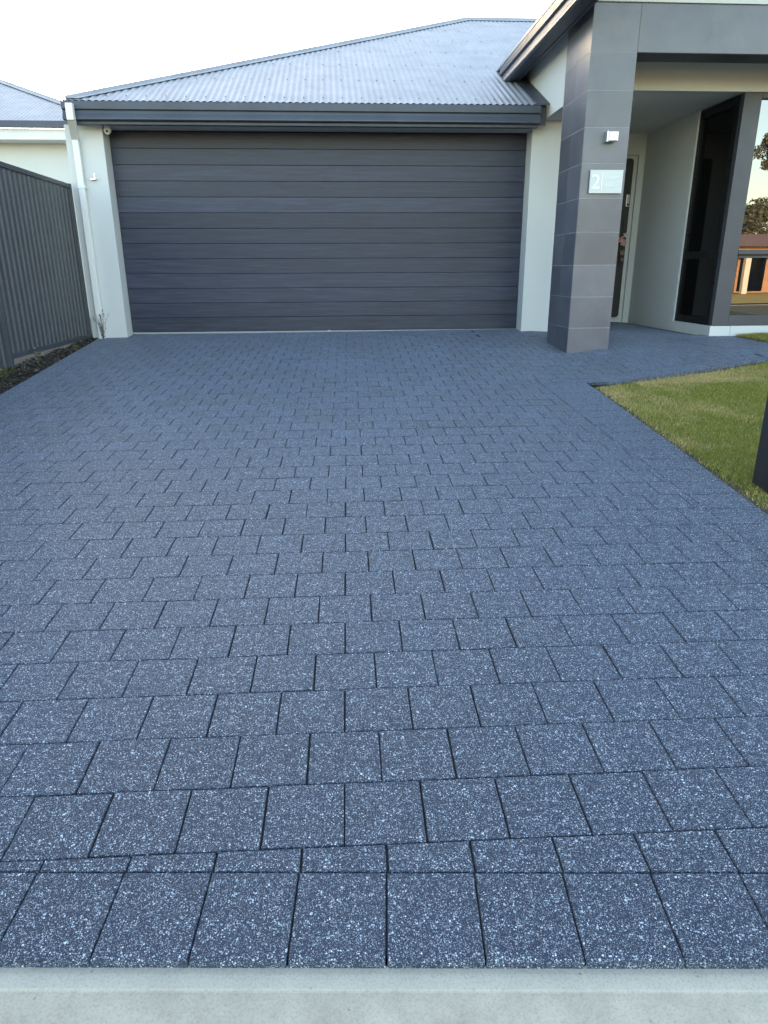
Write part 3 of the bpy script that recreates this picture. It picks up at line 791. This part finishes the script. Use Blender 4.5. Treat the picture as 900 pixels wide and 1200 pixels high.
# ------------------------------------------------------------------ neighbour's house
NY = 15.0
NH = empty('neighbour_house', (-8,NY,.6), "pale neighbouring house with grey hip roof behind the fence", 'house')
nx1 = -4.05; nz = 4.04
part(B(-14,nx1-.45,NY+.45,NY+9,.3,3.80), 'wall', 'render_neighbour', NH)
mb = MB(); 
for i, x in enumerate(np.arange(-15, nx1, pitch/6)):
    d = .0055*math.cos(2*math.pi*x/pitch); t = min(nx1-x, 4.6)
    mb.v += [(x, NY+nrm[1]*d, nz+nrm[2]*d), (x, NY+t, nz+t*.42+nrm[2]*d)]
    if i: mb.f.append((2*i-2,2*i,2*i+1,2*i-1))
nr = part(mb, 'roof', 'roof_metal', NH, smooth=True, recalc=False)
rl = MB().add([(nx1,NY,nz),(nx1,NY+9.2,nz),(nx1-4.6,NY+4.6,nz+4.6*.42)], [(0,1,2)]); part(rl, 'roof_slope', 'roof_metal', nr, recalc=False)
part(cap((nx1,NY,nz+.01),(nx1-4.6,NY+4.6,nz+4.6*.42),.15,.02,(-1,0,0),(0,1,0)), 'hip_cap', 'roof_metal', nr)
part(MB().prism([(NY-.1,nz-.115),(NY,nz-.115),(NY,nz+.0),(NY-.1,nz+.0)],'x',-15,nx1+.1), 'gutter', 'gutter_metal', NH)
part(B(-15,nx1-.05,NY+.002,NY+.45,nz-.30,nz-.118), 'fascia', 'white_plastic', NH)

# ------------------------------------------------------------------ letterbox at the right edge
LB = empty('letterbox', (2.52,3.62,.23), 'black rendered letterbox pillar on the lawn at the right edge', 'letterbox')
part(B(2.350,2.70,3.42,3.648,.10,1.22), 'body', 'letterbox_render', LB, bevel=.006)
part(B(2.335,2.715,3.405,3.663,1.222,1.262), 'cap', 'letterbox_render', LB, bevel=.006)
part(B(2.40,2.65,3.412,3.419,1.00,1.035), 'slot', 'steel', LB)
part(B(2.345,2.72,3.36,3.417,.10,.235), 'footing', 'concrete', LB, bevel=.01)

# ------------------------------------------------------------------ weeds and a fallen leaf
def weed(name, loc, hgt, nst, spread, cols, label, leaf=.018):
    v = []; c = []
    e_ = empty(name, loc, label, 'weed', 'weeds in the garden bed')
    mb = MB()
    for i in range(nst):
        a = random.uniform(0,6.28); s_ = random.uniform(.2,1)*spread; p0 = Vector((0,0,-.01)); 
        p1 = Vector((math.cos(a)*s_*.4, math.sin(a)*s_*.4, hgt*.55)); p2 = Vector((math.cos(a)*s_, math.sin(a)*s_, hgt*random.uniform(.7,1)))
        mb.tube(p0,p1,.0022,5,.0016); mb.tube(p1,p2,.0016,5,.0008)
        for k in range(7):
            t = random.random(); p = p0.lerp(p1,t*2) if t < .5 else p1.lerp(p2,t*2-1)
            d = Vector((random.gauss(0,1),random.gauss(0,1),random.gauss(.3,.6))).normalized(); sd_ = d.orthogonal().normalized()
            L = leaf*random.uniform(.5,1.3)
            v += [p, p+d*L*.5+sd_*L*.28, p+d*L, p+d*L*.5-sd_*L*.28]; c.append(random.choice(cols))
    mb.build('stem', 'bark', e_)
    tag(tri_soup('leaf', [tuple(q) for q in v], 'leaf', np.array(c), parent=e_, nper=4), kind='stuff')
weed('weed', (-2.98,9.36,.55), .38, 13, .13, [(.16,.17,.15),(.22,.22,.2),(.10,.10,.07)], 'straggly grey twiggy weed at the foot of the left garage pillar', .022)
weed('weed', (-3.06,8.55,bed_z(-3.06,8.55)), .09, 8, .07, [(.10,.14,.03),(.14,.17,.05)], 'low green weed in the bed, nearest the garage pillar')
weed('weed', (-3.12,7.60,bed_z(-3.12,7.6)), .14, 7, .06, [(.20,.19,.12),(.12,.12,.06)], 'pale dry weed standing in the middle of the bed', .03)
weed('weed', (-3.10,6.75,bed_z(-3.10,6.75)), .12, 12, .12, [(.09,.11,.03),(.14,.13,.06)], 'green weed in the bed at the left edge of the picture', .03)
mb = MB().add([(-.03,0,.0),(0,-.016,.012),(.034,0,.004),(0,.016,.02),(0,0,.002)],[(0,1,4),(1,2,4),(2,3,4),(3,0,4)])
lf = mb.build('dry_leaf', 'cream_paint', None, recalc=False); lf.location = (-.09,9.66,gz(-.09,9.66)+.012); tag(lf, 'single dry leaf on the paving at the garage door', 'leaf')

# ------------------------------------------------------------------ across the street (seen in the window's reflection)
OH = empty('opposite_house', (24,-24,0), 'sunlit brick house across the street, reflected in the front window', 'house')
part(B(14,22.7,-33,-24.2,0,2.6), 'wall', 'brick_wall', OH)
part(B(22.7,36,-33,-26.6,0,2.6), 'wall', 'brick_wall', OH)
for xc in (23.0, 24.15, 27.5, 31): part(B(xc-.16,xc+.16,-24.5,-24.2,0,2.45), 'porch_post', 'cream_paint', OH, bevel=.02)
part(B(22.5,36,-24.6,-24.1,2.45,2.7), 'porch_beam', 'brick_wall', OH)
part(B(25.0,26.6,-26.58,-26.5,.1,2.1), 'window', 'glass_dark', OH)
rf = MB().prism([(-34,2.62),(-23.5,2.62),(-28.7,3.5)], 'x', 13.4, 36.6); part(rf, 'roof', 'far_roof', OH)
def tree(loc, hgt, rad, label, seed, low=.22):
    rg = np.random.default_rng(seed); t = empty('gum_tree', loc, label, 'tree', 'trees across the street')
    mb = MB(); th = hgt*low; mb.tube((0,0,-.2),(.15,.1,th),.26,10,.17); cl = []
    for i in range(12):
        a = i*2.4+rg.random(); q = Vector((math.cos(a)*rad*rg.uniform(.35,.8), math.sin(a)*rad*rg.uniform(.35,.8), th+(hgt-th)*rg.uniform(.05,.9)))
        mid = Vector((.15,.1,th)).lerp(q,.5)+Vector((0,0,-.2)); mb.tube((.15,.1,th-.05),mid,.11,7,.07); mb.tube(mid,q,.07,7,.03); cl.append((q, rg.uniform(.30,.5)*rad))
        for _ in range(2): cl.append((q+Vector(rg.normal(0,rad*.3,3)), rg.uniform(.18,.34)*rad))
    mb.build('trunk', 'bark', t)
    v = []; c = []
    for q, r_ in cl:
        n = int(330*(r_/1.0)**2)+60
        d = rg.normal(size=(n,3)); d /= np.linalg.norm(d,axis=1)[:,None]; p = np.array(q)+d*r_*rg.uniform(.35,1,n)[:,None]**.6*np.array([1,1,.7])
        u = rg.normal(size=(n,3)); u /= np.linalg.norm(u,axis=1)[:,None]; w2 = np.cross(u, rg.normal(size=(n,3))); w2 /= np.linalg.norm(w2,axis=1)[:,None]
        L = rg.uniform(.09,.2,n)[:,None]
        v.append(np.stack([p-u*L, p+w2*L*.4, p+u*L, p-w2*L*.4],1)); c.append(np.array([.12,.105,.055])*rg.uniform(.6,1.4,(n,1)))
    tri_soup('crown', np.concatenate(v).reshape(-1,3), 'leaf', np.concatenate(c), parent=t, nper=4)
tree((28.3,-35,0), 5.6, 2.8, 'low bushy gum tree behind the brick house opposite', 1)
tree((33.2,-35.5,0), 6.2, 2.9, 'round gum tree furthest right behind the brick house', 3)
tree((37.3,-43,0), 11.8, 2.5, 'tall gum tree rising above the others across the street', 2, .74)
tree((21.0,-38,0), 7.0, 2.8, 'small gum tree at the end of the brick house', 4)
